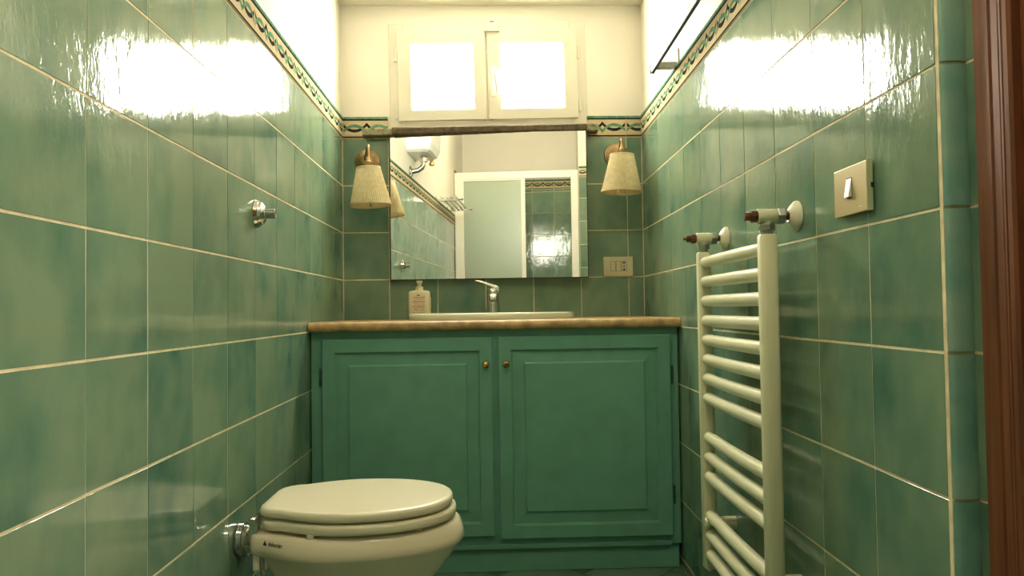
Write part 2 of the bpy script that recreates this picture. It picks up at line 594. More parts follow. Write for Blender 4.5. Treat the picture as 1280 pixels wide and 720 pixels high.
# ------------------------------------------------------------------ door: architrave and leaf
door = struct(thing('door_1', 'red-brown wooden door with moulded architrave beside the switch', 'door', T((XP, DY1, 0))))
def arch_profile():
    # (distance from the opening, height off the wall)
    return [(0.0, 0.0), (0.0, 0.012), (0.003, 0.016), (0.010, 0.0165), (0.0115, 0.0135), (0.0135, 0.0135), (0.0145, 0.0155), (0.0175, 0.0155), (0.0185, 0.0135),
            (0.0200, 0.0155), (0.0315, 0.0155), (0.0330, 0.0125), (0.0350, 0.0125), (0.0370, 0.0160), (0.0645, 0.0160), (0.0665, 0.0140), (0.0665, 0.0)]
ap = arch_profile()
mb = MB()
mb.loft([[(-h, d, 0) for d, h in ap], [(-h, d, DZ + d) for d, h in ap]])
part('architrave', mb, 'wood', door)
mb = MB()
mb.loft([[(-h, -(DY1 - DY0) - d, 0) for d, h in ap][::-1], [(-h, -(DY1 - DY0) - d, DZ + d) for d, h in ap][::-1]])
part('architrave', mb, 'wood', door)
mb = MB()
mb.loft([[(-h, d, DZ + d) for d, h in ap], [(-h, -(DY1 - DY0) - d, DZ + d) for d, h in ap]])
part('architrave', mb, 'wood', door)
mb = MB()
mb.box(-.002, .155, -.022, -.001, 0, DZ)
mb.box(-.002, .155, -(DY1 - DY0) + .001, -(DY1 - DY0) + .022, 0, DZ)
mb.box(-.002, .155, -(DY1 - DY0) + .001, -.001, DZ - .022, DZ)
part('jamb', mb, 'wood', door, bevel=.002)
def rect_rings(x0, x1, z0, z1, prof):
    """concentric rectangles: list of (inset, depth)"""
    return [[(x0 + i, d, z0 + i), (x1 - i, d, z0 + i), (x1 - i, d, z1 - i), (x0 + i, d, z1 - i)] for i, d in prof]
LW = DY1 - DY0 - .048
hx, hy = .135, -(DY1 - DY0) + .026           # hinge line; the leaf stands open into the hall
leaf = part('leaf', MB().box(hx, hx + LW, hy - .002, hy + .038, .005, DZ - .024), 'wood', door, bevel=.003)
for z0, z1 in ((.15, .9), (1.05, 1.92)):
    for y0 in (hy - .008, hy + .036):
        part('leaf_panel', MB().box(hx + .12, hx + LW - .12, y0, y0 + .008, z0, z1), 'wood', leaf, bevel=.006)
mb = MB()
mb.lathe([(.024, 0), (.024, .006), (.010, .010), (.010, .045)], T((hx + LW - .06, hy + .037, 1.02)) @ RX(-math.pi / 2, 4, 'X'), 20)
mb.tube([(hx + LW - .06, hy + .078, 1.02), (hx + LW - .10, hy + .08, 1.02), (hx + LW - .17, hy + .08, 1.015)], .009)
part('handle', mb, 'brass', leaf, auto=40)
# unseen hall beyond the door; its glowing window is added as fill light
HX0, HX1, HY0, HY1 = XP + .16, 2.35, -.75, 1.75
struct(part('floor_hall', MB().box(HX0 - .16, HX1, HY0, HY1, -.12, -.002), 'floor_grout', None), 'plain floor of the hall beyond the door', 'floor')
struct(part('ceiling_hall', MB().box(HX0, HX1, HY0, HY1, CEIL, CEIL + .1), 'ceiling', None), 'ceiling of the hall beyond the door', 'ceiling')
mb = MB()
mb.box(HX0 - .14, HX1 + .1, HY0 - .1, HY0, -.12, CEIL + .1)
mb.box(HX0 - .14, HX1 + .1, HY1, HY1 + .1, -.12, CEIL + .1)
struct(part('wall_hall', mb, 'plaster', None), 'plain side walls of the hall beyond the door', 'wall')
HW = (-.50, .60, .25, 2.2)
mb = MB()
mb.box(HX1, HX1 + .1, HY0, HW[0], -.12, CEIL + .1); mb.box(HX1, HX1 + .1, HW[1], HY1, -.12, CEIL + .1)
mb.box(HX1, HX1 + .1, HW[0], HW[1], -.12, HW[2]); mb.box(HX1, HX1 + .1, HW[0], HW[1], HW[3], CEIL + .1)
struct(part('wall_hall_end', mb, 'plaster', None), 'end wall of the hall holding the added fill window', 'wall')
hwn = struct(thing('hall_fill_window', 'unseen hall window added as fill light through the open door', 'window', T((HX1, 0, 0))))
mb = MB()
for y0, y1, z0, z1 in ((HW[0], HW[0] + .05, HW[2], HW[3]), (HW[1] - .05, HW[1], HW[2], HW[3]), (HW[0], HW[1], HW[2], HW[2] + .05), (HW[0], HW[1], HW[3] - .05, HW[3]), (.02, .08, HW[2], HW[3])):
    mb.box(.01, .06, y0, y1, z0, z1)
part('frame', mb, 'sash', hwn)
for y0, y1 in ((HW[0] + .05, .02), (.08, HW[1] - .05)):
    part('pane', MB().box(.03, .035, y0, y1, HW[2] + .05, HW[3] - .05), 'hall_fill', hwn)

# ------------------------------------------------------------------ window
TILT = math.radians(0.9)
wc = Vector((0.02, CAMZ + .99, PL))
win = struct(thing('window_1', 'small two-sash cream window glowing white above the mirror', 'window', FB @ T(wc) @ RX(TILT, 4, 'Z')))
x0, x1, z0, z1 = -.411, .416, -.222, .220
mb = MB()
for b in ((x0, -.350, z0, z1), (.352, x1, z0, z1), (-.350, .352, z1 - .060, z1), (-.350, .352, z0, z0 + .045)):
    mb.box(b[0], b[1], b[2], b[3], -.09, .004)
part('frame', mb, 'sash', win, bevel=.002)
part('mullion', MB().box(-.030, .022, z0 + .045, z1 - .060, -.09, .004), 'sash', win)
def sash(xa, xb, za, zb, pa, pb, pza, pzb, hinge_x, hz):
    s = None
    mb = MB()
    prof = [((xa, xb, za, zb), 0.006), ((xa, xb, za, zb), 0.022), ((pa - .004, pb + .004, pza - .004, pzb + .004), 0.022), ((pa, pb, pza, pzb), 0.017), ((pa, pb, pza, pzb), -0.03)]
    rings = [[(a, c, d), (b, c, d), (b, e, d), (a, e, d)] for (a, b, c, e), d in prof]
    mb.loft(rings, cap0=False, cap1=False)
    s = part('sash', mb, 'sash', win, bevel=.0025)
    # mitre joints of the sash
    mj = MB()
    for (ax, az), (bx, bz) in (((xa, za), (pa, pza)), ((xb, za), (pb, pza)), ((xa, zb), (pa, pzb)), ((xb, zb), (pb, pzb))):
        d = Vector((bx - ax, bz - az)); nrm = Vector((-d.y, d.x)).normalized() * .0005
        mj.add([(ax + nrm.x + d.x * .08, az + nrm.y + d.y * .08, .0223), (ax - nrm.x + d.x * .08, az - nrm.y + d.y * .08, .0223), (bx - nrm.x - d.x * .1, bz - nrm.y - d.y * .1, .0223), (bx + nrm.x - d.x * .1, bz + nrm.y - d.y * .1, .0223)], [(0, 1, 2, 3)])
    part('mitre_joint', mj, 'socket', s)
    part('pane', MB().box(pa - .002, pb + .002, pza - .002, pzb + .002, -.022, -.018), 'pane', s, label='frosted pane blown out by daylight')
    gb = MB().box(pa + .004, pb - .004, pzb - .0085, pzb - .0055, -.0175, -.013)
    part('glazing_bar', gb, 'grey', s)
    for z in hz:
        hb = MB()
        hb.lathe([(.0055, -.030), (.0055, -.001), (.0042, -.001), (.0042, .001), (.0055, .001), (.0055, .020), (.003, .024)], T((hinge_x, z, .017)) @ RX(-math.pi / 2, 4, 'X'), 12)
        part('hinge', hb, 'sash', s, auto=40)
    return s
sL = sash(-.375, -.008, -.196, .184, -.316, -.060, -.148, .124, -.382, (.085, -.155))
sR = sash(.001, .378, -.196, .186, .058, .319, -.149, .121, .384, (.085, -.140))
mb = MB()
mb.box(.014, .030, -.100, .030, .022, .027)
mb.tube([(.022, .012, .026), (.022, .012, .050), (.026, .004, .058), (.030, -.03, .056), (.037, -.098, .050)], [.008, .008, .0085, .0085, .006], 12)
part('handle', mb, 'sash', sR, auto=50)
# thin dark joints around the frame
mb = MB()
mb.box(x0 - .0015, x0, z0, z1, -.003, .0015)
mb.box(x1, x1 + .0015, z0, z1, -.003, .0015)
mb.box(x0, x1, z1, z1 + .0012, -.003, .0012)
part('caulk_joint', mb, 'socket', win)
sill = None
mb = MB()
n = 40
def bar(xa, xb, ya, yb, za, zb, n_, jit):
    rings = []
    for i in range(n_ + 1):
        x = xa + (xb - xa) * i / n_
        q = [random.uniform(-jit, jit) for _ in range(6)]
        rings.append([(x, ya + q[0], za), (x, ya + q[1], zb - .003 + q[2]), (x, ya + .004 + q[1], zb + q[3]), (x, yb - .004 + q[4], zb + q[3]), (x, yb + q[4], zb - .003 + q[5]), (x, yb + q[4], za)])
    return rings
mb.loft(bar(-.398, .402, -.262, -.234, -.10, .074, 44, .0004))
sill = part('sill', mb, 'stone', win)
mb = MB().loft(bar(-.520, -.400, -.262, -.236, 0, .066, 8, .0006))
part('sill_end', mb, 'stone_end', sill)
mb = MB().loft(bar(.404, .452, -.262, -.234, 0, .066, 5, .0006))
part('sill_end', mb, 'stone_end', sill)
# alarm contact on top of the meeting stiles
al = thing('alarm_contact', 'small cream two-piece alarm contact at the top of the window', 'sensor', FB @ T((0.040, CAMZ + 1.190, 0)) @ RX(TILT, 4, 'Z'))
part('magnet', MB().box(-.026, .026, -.0, .030, -.002, .020), 'fixings', al, bevel=.002)
b2 = part('switch_body', MB().box(-.036, .034, -.026, -.003, .0145, .034), 'fixings', al, bevel=.003)
for xx in (-.030, .028):
    part('screw', MB().lathe([(.0025, 0), (.0025, .0008)], T((xx, -.014, .0338)), 10), 'grey', b2)
part('vent_slot', MB().box(-.008, .010, .013, .017, .0195, .0206), 'black', al)

# ------------------------------------------------------------------ mirror
MY = 0.05088; ME = 0.03
mo = Vector((-0.39, YB - ME, 0))
mu = Vector((math.cos(MY), -math.sin(MY), 0)); mn = Vector((-math.sin(MY), -math.cos(MY), 0))
FM = frame(mo, mu, mn)
mir = thing('wall_mirror', 'frameless rectangular mirror hung between the two wall lamps', 'mirror', FM @ T((0, CAMZ + .128, 0)))
MW, MH = .812, .602
part('glass', MB().box(.0035, MW, .0, MH, -.004, 0), 'mirror', mir)
part('backing_board', MB().box(-.0015, MW + .0035, -.0035, MH, -.012, -.0042), 'backing', mir)
part('batten', MB().box(.02, .05, .05, .5, -.0285, -.012), 'backing', mir)
part('batten', MB().box(MW - .08, MW - .05, .05, .5, -.064, -.012), 'backing', mir)

# ------------------------------------------------------------------ vanity: cabinet, worktop, basin
CF = 2.500
CX0, CX1 = XL + .004, xr(CF) - .004
CZT = CAMZ - .068
cab = thing('vanity_cabinet', 'green painted vanity cabinet with two panelled doors', 'cabinet', T((0, CF, 0)))
mb = MB()
zb_, zt_ = .083, CZT
mb.box(CX0, -.545, 0, .022, zb_, zt_)
mb.box(.612, CX1, 0, .022, zb_, zt_)
mb.box(-.545, .612, 0, .022, zt_ - .036, zt_)
mb.box(-.545, .612, 0, .022, zb_, zb_ + .045)
mb.box(.012, .048, 0, .022, zb_ + .045, zt_ - .036)
part('face_frame', mb, 'cabinet', cab, bevel=.0015)
part('plinth', MB().box(CX0 + .004, CX1 - .006, .010, .028, 0.001, zb_ + .002), 'cabinet', cab, bevel=.001)
part('plinth_lip', MB().box(CX0 + .002, CX1 - .035, -.006, .004, zb_ - .004, zb_ + .010), 'cabinet', cab, bevel=.002)
part('side_panel', MB().box(CX0 + .002, CX0 + .02, .022, .57, .06, zt_), 'cabinet', cab)
part('side_panel', MB().box(CX1 - .02, CX1 - .002, .022, .57, .06, zt_), 'cabinet', cab)
part('bottom_panel', MB().box(CX0 + .02, CX1 - .02, .022, .57, .085, .103), 'cabinet', cab)
def cab_door(xa, xb, za, zb, kx, kz, hx, hzs, knob_dark):
    D = -.019
    prof = [(0, 0), (0, D + .003), (.003, D), (.043, D), (.0435, D + .006), (.0465, D + .007), (.0475, D + .0125), (.050, D + .0125), (.0870, D + .0095), (.0875, D + .0045), (.091, D + .0025), (.094, D + .0024)]
    rings = rect_rings(xa, xb, za, zb, prof)
    d = part('door', MB().loft(rings[::1], cap0=True, cap1=True), 'cabinet', cab)
    mb = MB()
    mk = T((kx, D, kz)) @ RX(math.pi / 2, 4, 'X')
    mb.lathe([(.0095, 0), (.0100, .002), (.006, .005), (.005, .012), (.0085, .016), (.0112, .020), (.0110, .024), (.0075, .0272), (.003, .028)], mk, 24)
    kb = part('knob', mb, 'knob', d, auto=50)
    mb = MB().lathe([(.0115, -.0005), (.0118, .0012), (.0085, .0018)], mk, 24)
    part('knob_rose', mb, 'copper', kb)
    if knob_dark:
        mb = MB().lathe([(.0060, .0272), (.0058, .0284), (.002, .0286)], mk, 20)
        part('knob_centre', mb, 'black', kb, label='dark hollow centre of the knob')
    for hz in hzs:
        mb = MB()
        mb.lathe([(.0022, -.031), (.0045, -.028), (.0045, -.010), (.0038, -.0095), (.0045, -.009), (.0045, .009), (.0038, .0095), (.0045, .010), (.0045, .028), (.0022, .031)], T((hx, -.006, hz)), 12)
        mb.box(hx - .003, hx + .003, -.004, .001, hz - .026, hz + .026)
        part('hinge', mb, 'iron', d, auto=40)
    return d
q = .9925
dl = cab_door(-.546, .0205, CAMZ - .755, CAMZ - .0935, -.003, CAMZ - .183, -.553, (CAMZ - .220, CAMZ - .62), False)
dr = cab_door(.0395, .6205, CAMZ - .765, CAMZ - .0925, .0655, CAMZ - .184, .627, (CAMZ - .230, CAMZ - .632), True)


# worktop with an oval cut-out for the basin
CT, CB = CAMZ - .0365, CAMZ - .068
BX, BY, BA, BB = .022, 2.765, .306, .215
def oval(a, b, n_, e=2.5, cx=BX, cy=BY, z=0.0):
    out = []
    for i in range(n_):
        t = 2 * math.pi * i / n_
        c, s = math.cos(t), math.sin(t)
        out.append((cx + a * math.copysign(abs(c) ** (2 / e), c), cy + b * math.copysign(abs(s) ** (2 / e), s), z))
    return out
def rect_ray(n_, xa, xb, ya, yb, z, cx=BX, cy=BY):
    # points of the rectangle in the directions of the oval's points, corners included
    out = []
    for p in oval(BA - .02, BB - .02, n_):
        dx, dy = p[0] - cx, p[1] - cy
        ts = []
        if abs(dx) > 1e-9: ts.append(((xb if dx > 0 else xa) - cx) / dx)
        if abs(dy) > 1e-9: ts.append(((yb if dy > 0 else ya) - cy) / dy)
        t = min(t_ for t_ in ts if t_ > 0)
        out.append([cx + t * dx, cy + t * dy, z])
    for c in ((xa, ya), (xb, ya), (xa, yb), (xb, yb)):
        k = min(range(n_), key=lambda i: (out[i][0] - c[0]) ** 2 + (out[i][1] - c[1]) ** 2)
        out[k][0], out[k][1] = c
    return [tuple(p) for p in out]
wt = thing('worktop', 'travertine worktop with a rounded front edge on the green cabinet', 'worktop', T((0, 0, 0)))
nn = 72
CYF = 2.462
mb = MB()
xw0, xw1 = XL + .003, xr(2.47) - .001
mb.loft([oval(BA - .02, BB - .02, nn, z=CB), oval(BA - .02, BB - .02, nn, z=CT), rect_ray(nn, xw0, xw1, CYF + .015, YB - .004, CT), rect_ray(nn, xw0, xw1, CYF + .015, YB - .004, CB), oval(BA - .02, BB - .02, nn, z=CB)], cap0=False, cap1=False)
hh = (CT - CB) / 2
arc = [(CYF + .015 - .015 * math.cos(a) , (CT + CB) / 2 + hh * math.sin(a)) for a in [math.radians(x) for x in range(-90, 91, 15)]]
mb.loft([[(xw0, y, z) for y, z in arc], [(xw0 + .4, y, z) for y, z in arc], [(xw1, y, z) for y, z in arc]], closed=False)
part('slab', mb, 'counter', wt, auto=40)

bs_ = thing('wash_basin', 'cream oval drop-in wash basin set in the worktop', 'basin', T((0, 0, 0)))
zr = CAMZ - .0125
mb = MB()
rg = [(BA - .012, BB - .012, CT + .0005), (BA, BB, CT + .001), (BA + .001, BB + .001, CT + .010), (BA - .001, BB - .001, zr - .004), (BA - .006, BB - .006, zr), (BA - .035, BB - .035, zr), (BA - .042, BB - .042, zr - .003), (BA - .06, BB - .055, zr - .03), (BA - .09, BB - .075, zr - .09), (BA - .16, BB - .12, zr - .13), (.03, .03, zr - .14)]
mb.loft([oval(a, b, 64, 2.5, z=z) for a, b, z in rg], cap0=False, cap1=True)
mb.loft([oval(a, b, 64, 2.5, z=z - .008) for a, b, z in rg[5:]][::-1] + [oval(BA - .024, BB - .024, 64, 2.5, z=CT)], cap0=True, cap1=False)
part('bowl', mb, 'basin', bs_, auto=50)
mb = MB()                      # tap ledge at the back of the basin
mb.box(-.115, .155, 2.90, 2.972, CT + .001, zr)
part('tap_ledge', mb, 'basin', bs_, bevel=.006)
mb = MB().lathe([(.022, 0), (.022, .003), (.012, .004)], T((BX, BY, zr - .14)), 20)
part('drain', mb, 'chrome', bs_)

# ------------------------------------------------------------------ tap
tap = thing('mixer_tap', 'chrome single-lever mixer tap standing on the basin', 'tap', T((.029, 2.935, zr)))
mb = MB()
rings = []
for z, a, b, yo in ((0, .0285, .028, 0), (.004, .0285, .028, 0), (.010, .0275, .027, 0), (.035, .025, .026, -.001), (.060, .0235, .026, -.003), (.074, .0235, .026, -.004), (.084, .0240, .026, -.003), (.092, .0225, .024, -.002), (.098, .015, .018, -.002)):
    rings.append([(a * math.cos(t), yo + b * math.sin(t), z) for t in [2 * math.pi * i / 28 for i in range(28)]])
mb.loft(rings)
body = part('body', mb, 'chrome', tap, auto=50)
mb = MB()
rings = []
for y, z, a, b in ((-.005, .048, .018, .017), (-.05, .056, .017, .014), (-.095, .061, .0165, .0125), (-.118, .060, .0155, .0115), (-.124, .058, .012, .008)):
    rings.append([(a * math.cos(t), y, z + b * math.sin(t)) for t in [2 * math.pi * i / 20 for i in range(20)]])
mb.loft(rings)
sp = part('spout', mb, 'chrome', tap, auto=50)
mb = MB().lathe([(.0105, -.012), (.0105, .0), (.008, .001)], T((0, -.106, .05)), 18)
part('aerator', mb, 'steel', sp, auto=40)
mb = MB()
rings = []
for x, y, z, a, b in ((.0245, 0, .078, .006, .018), (.0235, 0, .090, .010, .022), (.012, -.002, .0985, .0085, .024), (-.014, -.006, .109, .006, .018), (-.042, -.010, .120, .0042, .013), (-.063, -.013, .1255, .0034, .010), (-.070, -.014, .1262, .002, .006)):
    rings.append([(x + a * .45 * math.cos(t), y + b * math.sin(t), z + a * math.cos(t)) for t in [2 * math.pi * i / 18 for i in range(18)]])
mb.loft(rings)
part('lever', mb, 'chrome', tap, auto=60)

# ------------------------------------------------------------------ soap bottle
sb = thing('soap_dispenser', 'cream pump bottle with red and grey print on the worktop', 'bottle', T((-.2655, 2.99, CT + .0005)))
mb = MB()
def rr(a, b, e=5, z=0, n_=32, cx=0):
    out = []
    for i in range(n_):
        t = 2 * math.pi * i / n_
        c, s = math.cos(t), math.sin(t)
        out.append((cx + a * math.copysign(abs(c) ** (2 / e), c), b * math.copysign(abs(s) ** (2 / e), s), z))
    return out
mb.loft([rr(.041, .023, z=0), rr(.0435, .025, z=.004), rr(.0435, .025, z=.098), rr(.0425, .0245, z=.107), rr(.038, .022, z=.113), rr(.022, .016, 3, z=.1155), rr(.012, .012, 2, z=.117)])
bb_ = part('body', mb, 'soap', sb, auto=50)
mb = MB()
mb.box(.042, .0455, -.012, .012, 0.004, .088)
part('grip_rib', mb, 'soap', bb_, bevel=.001)
mb = MB().lathe([(.0155, .1155), (.0155, .129), (.0125, .131), (.0082, .132), (.0082, .146)], None, 24)
part('collar', mb, 'soap', sb, auto=40)
mb = MB().lathe([(.0118, .146), (.0122, .148), (.0122, .1535), (.010, .155)], None, 24)
mb.box(-.006, .006, -.045, 0, .1475, .1535)
part('pump_head', mb, 'soap', sb, auto=40)
# illegible lines of print on the label
pr_, pg_, pk_ = MB(), MB(), MB()
yl = -.0256
def dashes(mbx, xa, xb, z, h, dens=.85):
    x = xa
    while x < xb:
        l = random.uniform(.0012, .0032)
        if random.random() < dens:
            mbx.box(x, min(x + l, xb), yl, yl + .0008, z, z + h * random.uniform(.7, 1))
        x += l + .0006
pr_.box(-.009, .004, yl, yl + .0008, .0935, .0985)
dashes(pr_, -.026, .024, .0860, .0038, .97)
dashes(pr_, -.026, .024, .0685, .0042, .97)
dashes(pr_, -.026, .024, .0495, .0042, .97)
dashes(pr_, -.022, .022, .0595, .0014, .5)
for z in (.0805, .0765, .0615, .0565, .0450, .0415, .0380, .0345):
    dashes(pg_, -.022, .020, z, .0021, .7)
pk_.box(-.021, -.0175, yl, yl + .0008, .0255, .0290)
dashes(pg_, -.015, .020, .0265, .0016, .7)
dashes(pk_, -.020, .004, .0160, .0048, .97)
for nm, mbx, mt in (('red_print', pr_, 'red'), ('grey_print', pg_, 'grey'), ('black_print', pk_, 'black')):
    part(nm, mbx, mt, bb_)

# ------------------------------------------------------------------ wall lamps
def sconce(label, ux, vz, sx, sz, tilt):
    """rosette centre (ux, vz) on the back wall; shade centre-top (sx, sz), 0.19 off the wall"""
    t = thing('wall_lamp', label, 'lamp', FB @ T((ux, vz, 0)), group='wall lamps either side of the mirror')
    mb = MB().lathe([(.052, 0), (.0525, .004), (.050, .008), (.044, .010), (.042, .014), (.036, .016), (.034, .020), (.026, .023), (.024, .027), (.014, .030), (.012, .036)], None, 40)
    part('rosette', mb, 'brass', t, auto=25)
    dx, dz = sx - ux, sz - vz
    pts = []
    P = [Vector((0, 0, .03)), Vector((0, .002, .070)), Vector((dx * .35, .014, .110)), Vector((dx * .75, .030, .160)), Vector((dx, .026, .188)), Vector((dx, dz + .045, .190)), Vector((dx, dz - .01, .190))]
    for i in range(len(P) - 1):
        p0, p1, p2, p3 = P[max(i - 1, 0)], P[i], P[i + 1], P[min(i + 2, len(P) - 1)]
        for k in range(8):
            s = k / 8
            pts.append(.5 * ((2 * p1) + (p2 - p0) * s + (2 * p0 - 5 * p1 + 4 * p2 - p3) * s * s + (3 * p1 - p0 - 3 * p2 + p3) * s ** 3))
    pts.append(P[-1])
    part('arm', MB().tube(pts, .0052, 12), 'brass', t, auto=60)
    Mx = T((dx, dz, .190)) @ RX(tilt, 4, 'Z') @ RX(-math.pi / 2, 4, 'X')      # local z up
    mb = MB().lathe([(.008, .044), (.009, .030), (.013, .026), (.013, .008), (.010, .004), (.010, -.03), (.014, -.034), (.014, -.075), (.009, -.08)], Mx, 18)
    part('lamp_holder', mb, 'brass', t, auto=40)
    mb = MB()
    npl = 60
    rt_, rb_, hs = .0465, .0785, .143
    def pring(r, z, amp):
        return [Mx @ Vector(((r + (amp if i % 2 else -amp)) * math.cos(math.pi * i / npl), (r + (amp if i % 2 else -amp)) * math.sin(math.pi * i / npl), z)) for i in range(2 * npl)]
    mb.loft([pring(rt_, 0, .0008), pring((rt_ + rb_) / 2, -hs / 2, .0011), pring(rb_, -hs, .0013)], cap0=False, cap1=False)
    sh = part('shade', mb, 'fabric', t)
    for r, z in ((rt_, 0), (rb_, -hs)):
        mb = MB()
        mb.lathe([(r - .0012, z - .004), (r + .0018, z - .004), (r + .0018, z + .004), (r - .0012, z + .004), (r - .0012, z - .004)], Mx, 48, cap0=False, cap1=False)
        part('trim_band', mb, 'fabric', sh)
    mb = MB()
    for a in (0, 2.1, 4.2):
        mb.tube([Mx @ Vector((.010 * math.cos(a), .010 * math.sin(a), -.006)), Mx @ Vector((rt_ * math.cos(a), rt_ * math.sin(a), -.002))], .0015, 6)
    part('shade_spider', mb, 'brass', sh)
    mb = MB().lathe([(.006, -.08), (.012, -.09), (.017, -.105), (.0175, -.118), (.012, -.132), (.004, -.138)], Mx, 18)
    part('bulb', mb, 'rocker', t, auto=60)
    mb = MB().lathe([(.002, -.137), (.002, -.141), (.004, -.143), (.004, -.147), (.002, -.149)], Mx, 12)
    part('finial', mb, 'brass', t)
    return t
sconce('pleated cream lamp on a brass rosette, beside the mirror above the soap bottle', -.484, CAMZ + .620, -.452, CAMZ + .558, math.radians(3.5))
sconce('pleated cream lamp on a brass rosette, above the triple socket plate', .559, CAMZ + .640, .5475, CAMZ + .602, math.radians(-2.0))

# ------------------------------------------------------------------ electrical plates
sk = thing('socket_plate', 'cream plate with two blank modules and a power socket under the lamp', 'socket', FB @ T((.5575, CAMZ + .172, 0)))
part('plate', MB().box(-.062, .062, -.0415, .0415, 0, .010), 'socket', sk, bevel=.003)
for xx in (-.022, 0.001):
    part('blank_module', MB().box(xx - .0098, xx + .0098, -.0185, .0215, .006, .0108), 'socket', sk, bevel=.001)
    part('module_gap', MB().box(xx - .0106, xx + .0106, -.0193, .0223, .0095, .0104), 'black', sk)
part('module_gap', MB().box(.0130, .0342, -.0193, .0223, .0095, .0104), 'black', sk)
sm = part('socket_module', MB().box(.0138, .0334, -.0185, .0215, .006, .0108), 'socket', sk, bevel=.001)
mb = MB()
for zz in (-.011, .0015, .014):
    mb.lathe([(.0034, 0), (.0034, .0009)], T((.0236, zz, .0105)), 12)
part('pin_hole', mb, 'black', sm)
for zz in (-.0145, .0175):
    part('pin_hole', MB().box(.0185, .0287, zz - .002, zz + .002, .0105, .0112), 'black', sm)

uS = YB - 1.214
sw = thing('light_switch', 'champagne switch plate with one white rocker near the door', 'switch', FR @ T((uS, CAMZ + .1905, 0)))
part('back_box', MB().box(-.053, .053, -.036, .036, 0, .006), 'plate_side', sw, bevel=.001)
part('plate', MB().box(-.0575, .0575, -.0405, .0405, .004, .013), 'plate', sw, bevel=.0012)
part('rim', MB().box(.0574, .0585, -.0405, .0405, .003, .0128), 'plate_side', sw)
part('notch', MB().box(.055, .0592, -.004, .004, .002, .0065), 'black', sw)
part('rocker_well', MB().box(-.0095, .0085, -.0135, .0215, .0125, .0134), 'black', sw)
mb = MB()
rk = [(-.0085, .0200, .0132), (.0075, .0200, .0132), (.0075, -.0110, .0132), (-.0085, -.0110, .0132)]
mb.add([(-.0085, .0195, .0125), (.0075, .0195, .0125), (.0075, -.0115, .0125), (-.0085, -.0115, .0125), (-.0085, .0195, .0140), (.0075, .0195, .0140), (.0075, -.0115, .0195), (-.0085, -.0115, .0195)],
       [(0, 1, 2, 3), (7, 6, 5, 4), (4, 5, 1, 0), (5, 6, 2, 1), (6, 7, 3, 2), (7, 4, 0, 3)])
part('rocker', mb, 'rocker', sw)
part('maker_mark', MB().box(.030, .042, -.0315, -.0303, .0128, .01315), 'rocker', sw)

# ------------------------------------------------------------------ chrome stop valve on the left wall
sv = thing('stop_valve', 'chrome valve spindle on a round plate on the tiles above the toilet', 'valve', FL @ T((1.925, CAMZ + .2545, 0)))
mb = MB().lathe([(.036, 0), (.0365, .003), (.033, .010), (.030, .011), (.028, .018), (.018, .023), (.0125, .0245), (.0125, .026)], None, 36)
part('rosette', mb, 'chrome', sv, auto=25)
mb = MB().lathe([(.0125, .024), (.0125, .048), (.0105, .050), (.0105, .0495), (.004, .0495)], None, 20)
part('spindle', mb, 'steel', sv, auto=40)

# ------------------------------------------------------------------ toilet
TC = 1.805
wcT = thing('toilet', 'cream toilet with closed lid, fixed sideways to the tiled wall', 'toilet', T((XL, TC, 0)))
def egg(xa, xb, hr, hw, z, xm=None, n_=30, er=2.2, yo=0.0, round_=.03):
    """outline: narrow straight rear at xa, widest at xm, round front at xb"""
    if xm is None: xm = xa + (xb - xa) * .50
    half = []
    # rear corner
    for i in range(5):
        a = i / 4 * math.pi / 2
        half.append((xa + round_ * (1 - math.sin(a)), hr - round_ + round_ * math.cos(a)) if False else (xa + round_ * (1 - math.sin(a)) * 1.0, (hr - round_) + round_ * math.cos(a) - 0.0))
    half = [(xa + round_ - round_ * math.cos(a), hr - round_ + round_ * math.sin(a)) for a in [i / 4 * math.pi / 2 for i in range(5)]]
    xs = xa + round_
    for i in range(1, n_ // 2):
        s = i / (n_ // 2)
        half.append((xs + (xm - xs) * s, hr + (hw - hr) * math.sin(s * math.pi / 2)))
    for i in range(n_ + 1):
        a = math.pi / 2 * i / n_
        half.append((xm + (xb - xm) * math.sin(a) ** (2 / er), hw * math.cos(a) ** (2 / er)))
    lower = [(x, -y) for x, y in half]
    up_ = half[::-1][1:]
    return [(x, y + yo, z) for x, y in lower + up_]
# body: rim band, crease, tapering bowl and foot
mb = MB()
lv = [(.385, .068, .500, .118, .158, .24), (.384, .058, .512, .126, .169, .24), (.378, .054, .520, .130, .176, .24), (.355, .052, .528, .132, .183, .24), (.342, .054, .531, .130, .184, .24), (.337, .058, .528, .126, .181, .24),
      (.318, .075, .512, .112, .167, .26), (.285, .095, .488, .105, .148, .27), (.24, .105, .452, .100, .125, .26), (.18, .105, .415, .098, .110, .25), (.10, .10, .385, .098, .104, .24), (.03, .085, .39, .105, .112, .24), (.0, .080, .395, .108, .115, .24)]
mb.loft([egg(a, b, hr, hw, z, xm) for z, a, b, hr, hw, xm in lv])
bowl = part('bowl', mb, 'wc', wcT, auto=45)
def slab(z0, z1, xa, xb, hr, hw, rnd, dome=0.0, xm=.27):
    m = MB()
    L = [(z0, rnd * .6), (z0 + rnd * .5, rnd * .12), (z0 + rnd, 0), (z1 - rnd * 1.2, 0), (z1 - rnd * .5, rnd * .30), (z1 - rnd * .12, rnd * .9), (z1, rnd * 2.0), (z1 + dome * .6, .06), (z1 + dome, .12)]
    m.loft([egg(xa + i, xb - i, max(hr - i, .02), hw - i, z, xm, round_=max(.012, min(.055, hr - i - .005))) for z, i in L])
    return m
seat = part('seat', slab(.3925, .4145, .070, .511, .128, .178, .006), 'wc_seat', wcT, auto=60)
lid = part('lid', slab(.4195, .4405, .066, .503, .126, .174, .007, .0025), 'wc_seat', wcT, auto=60)
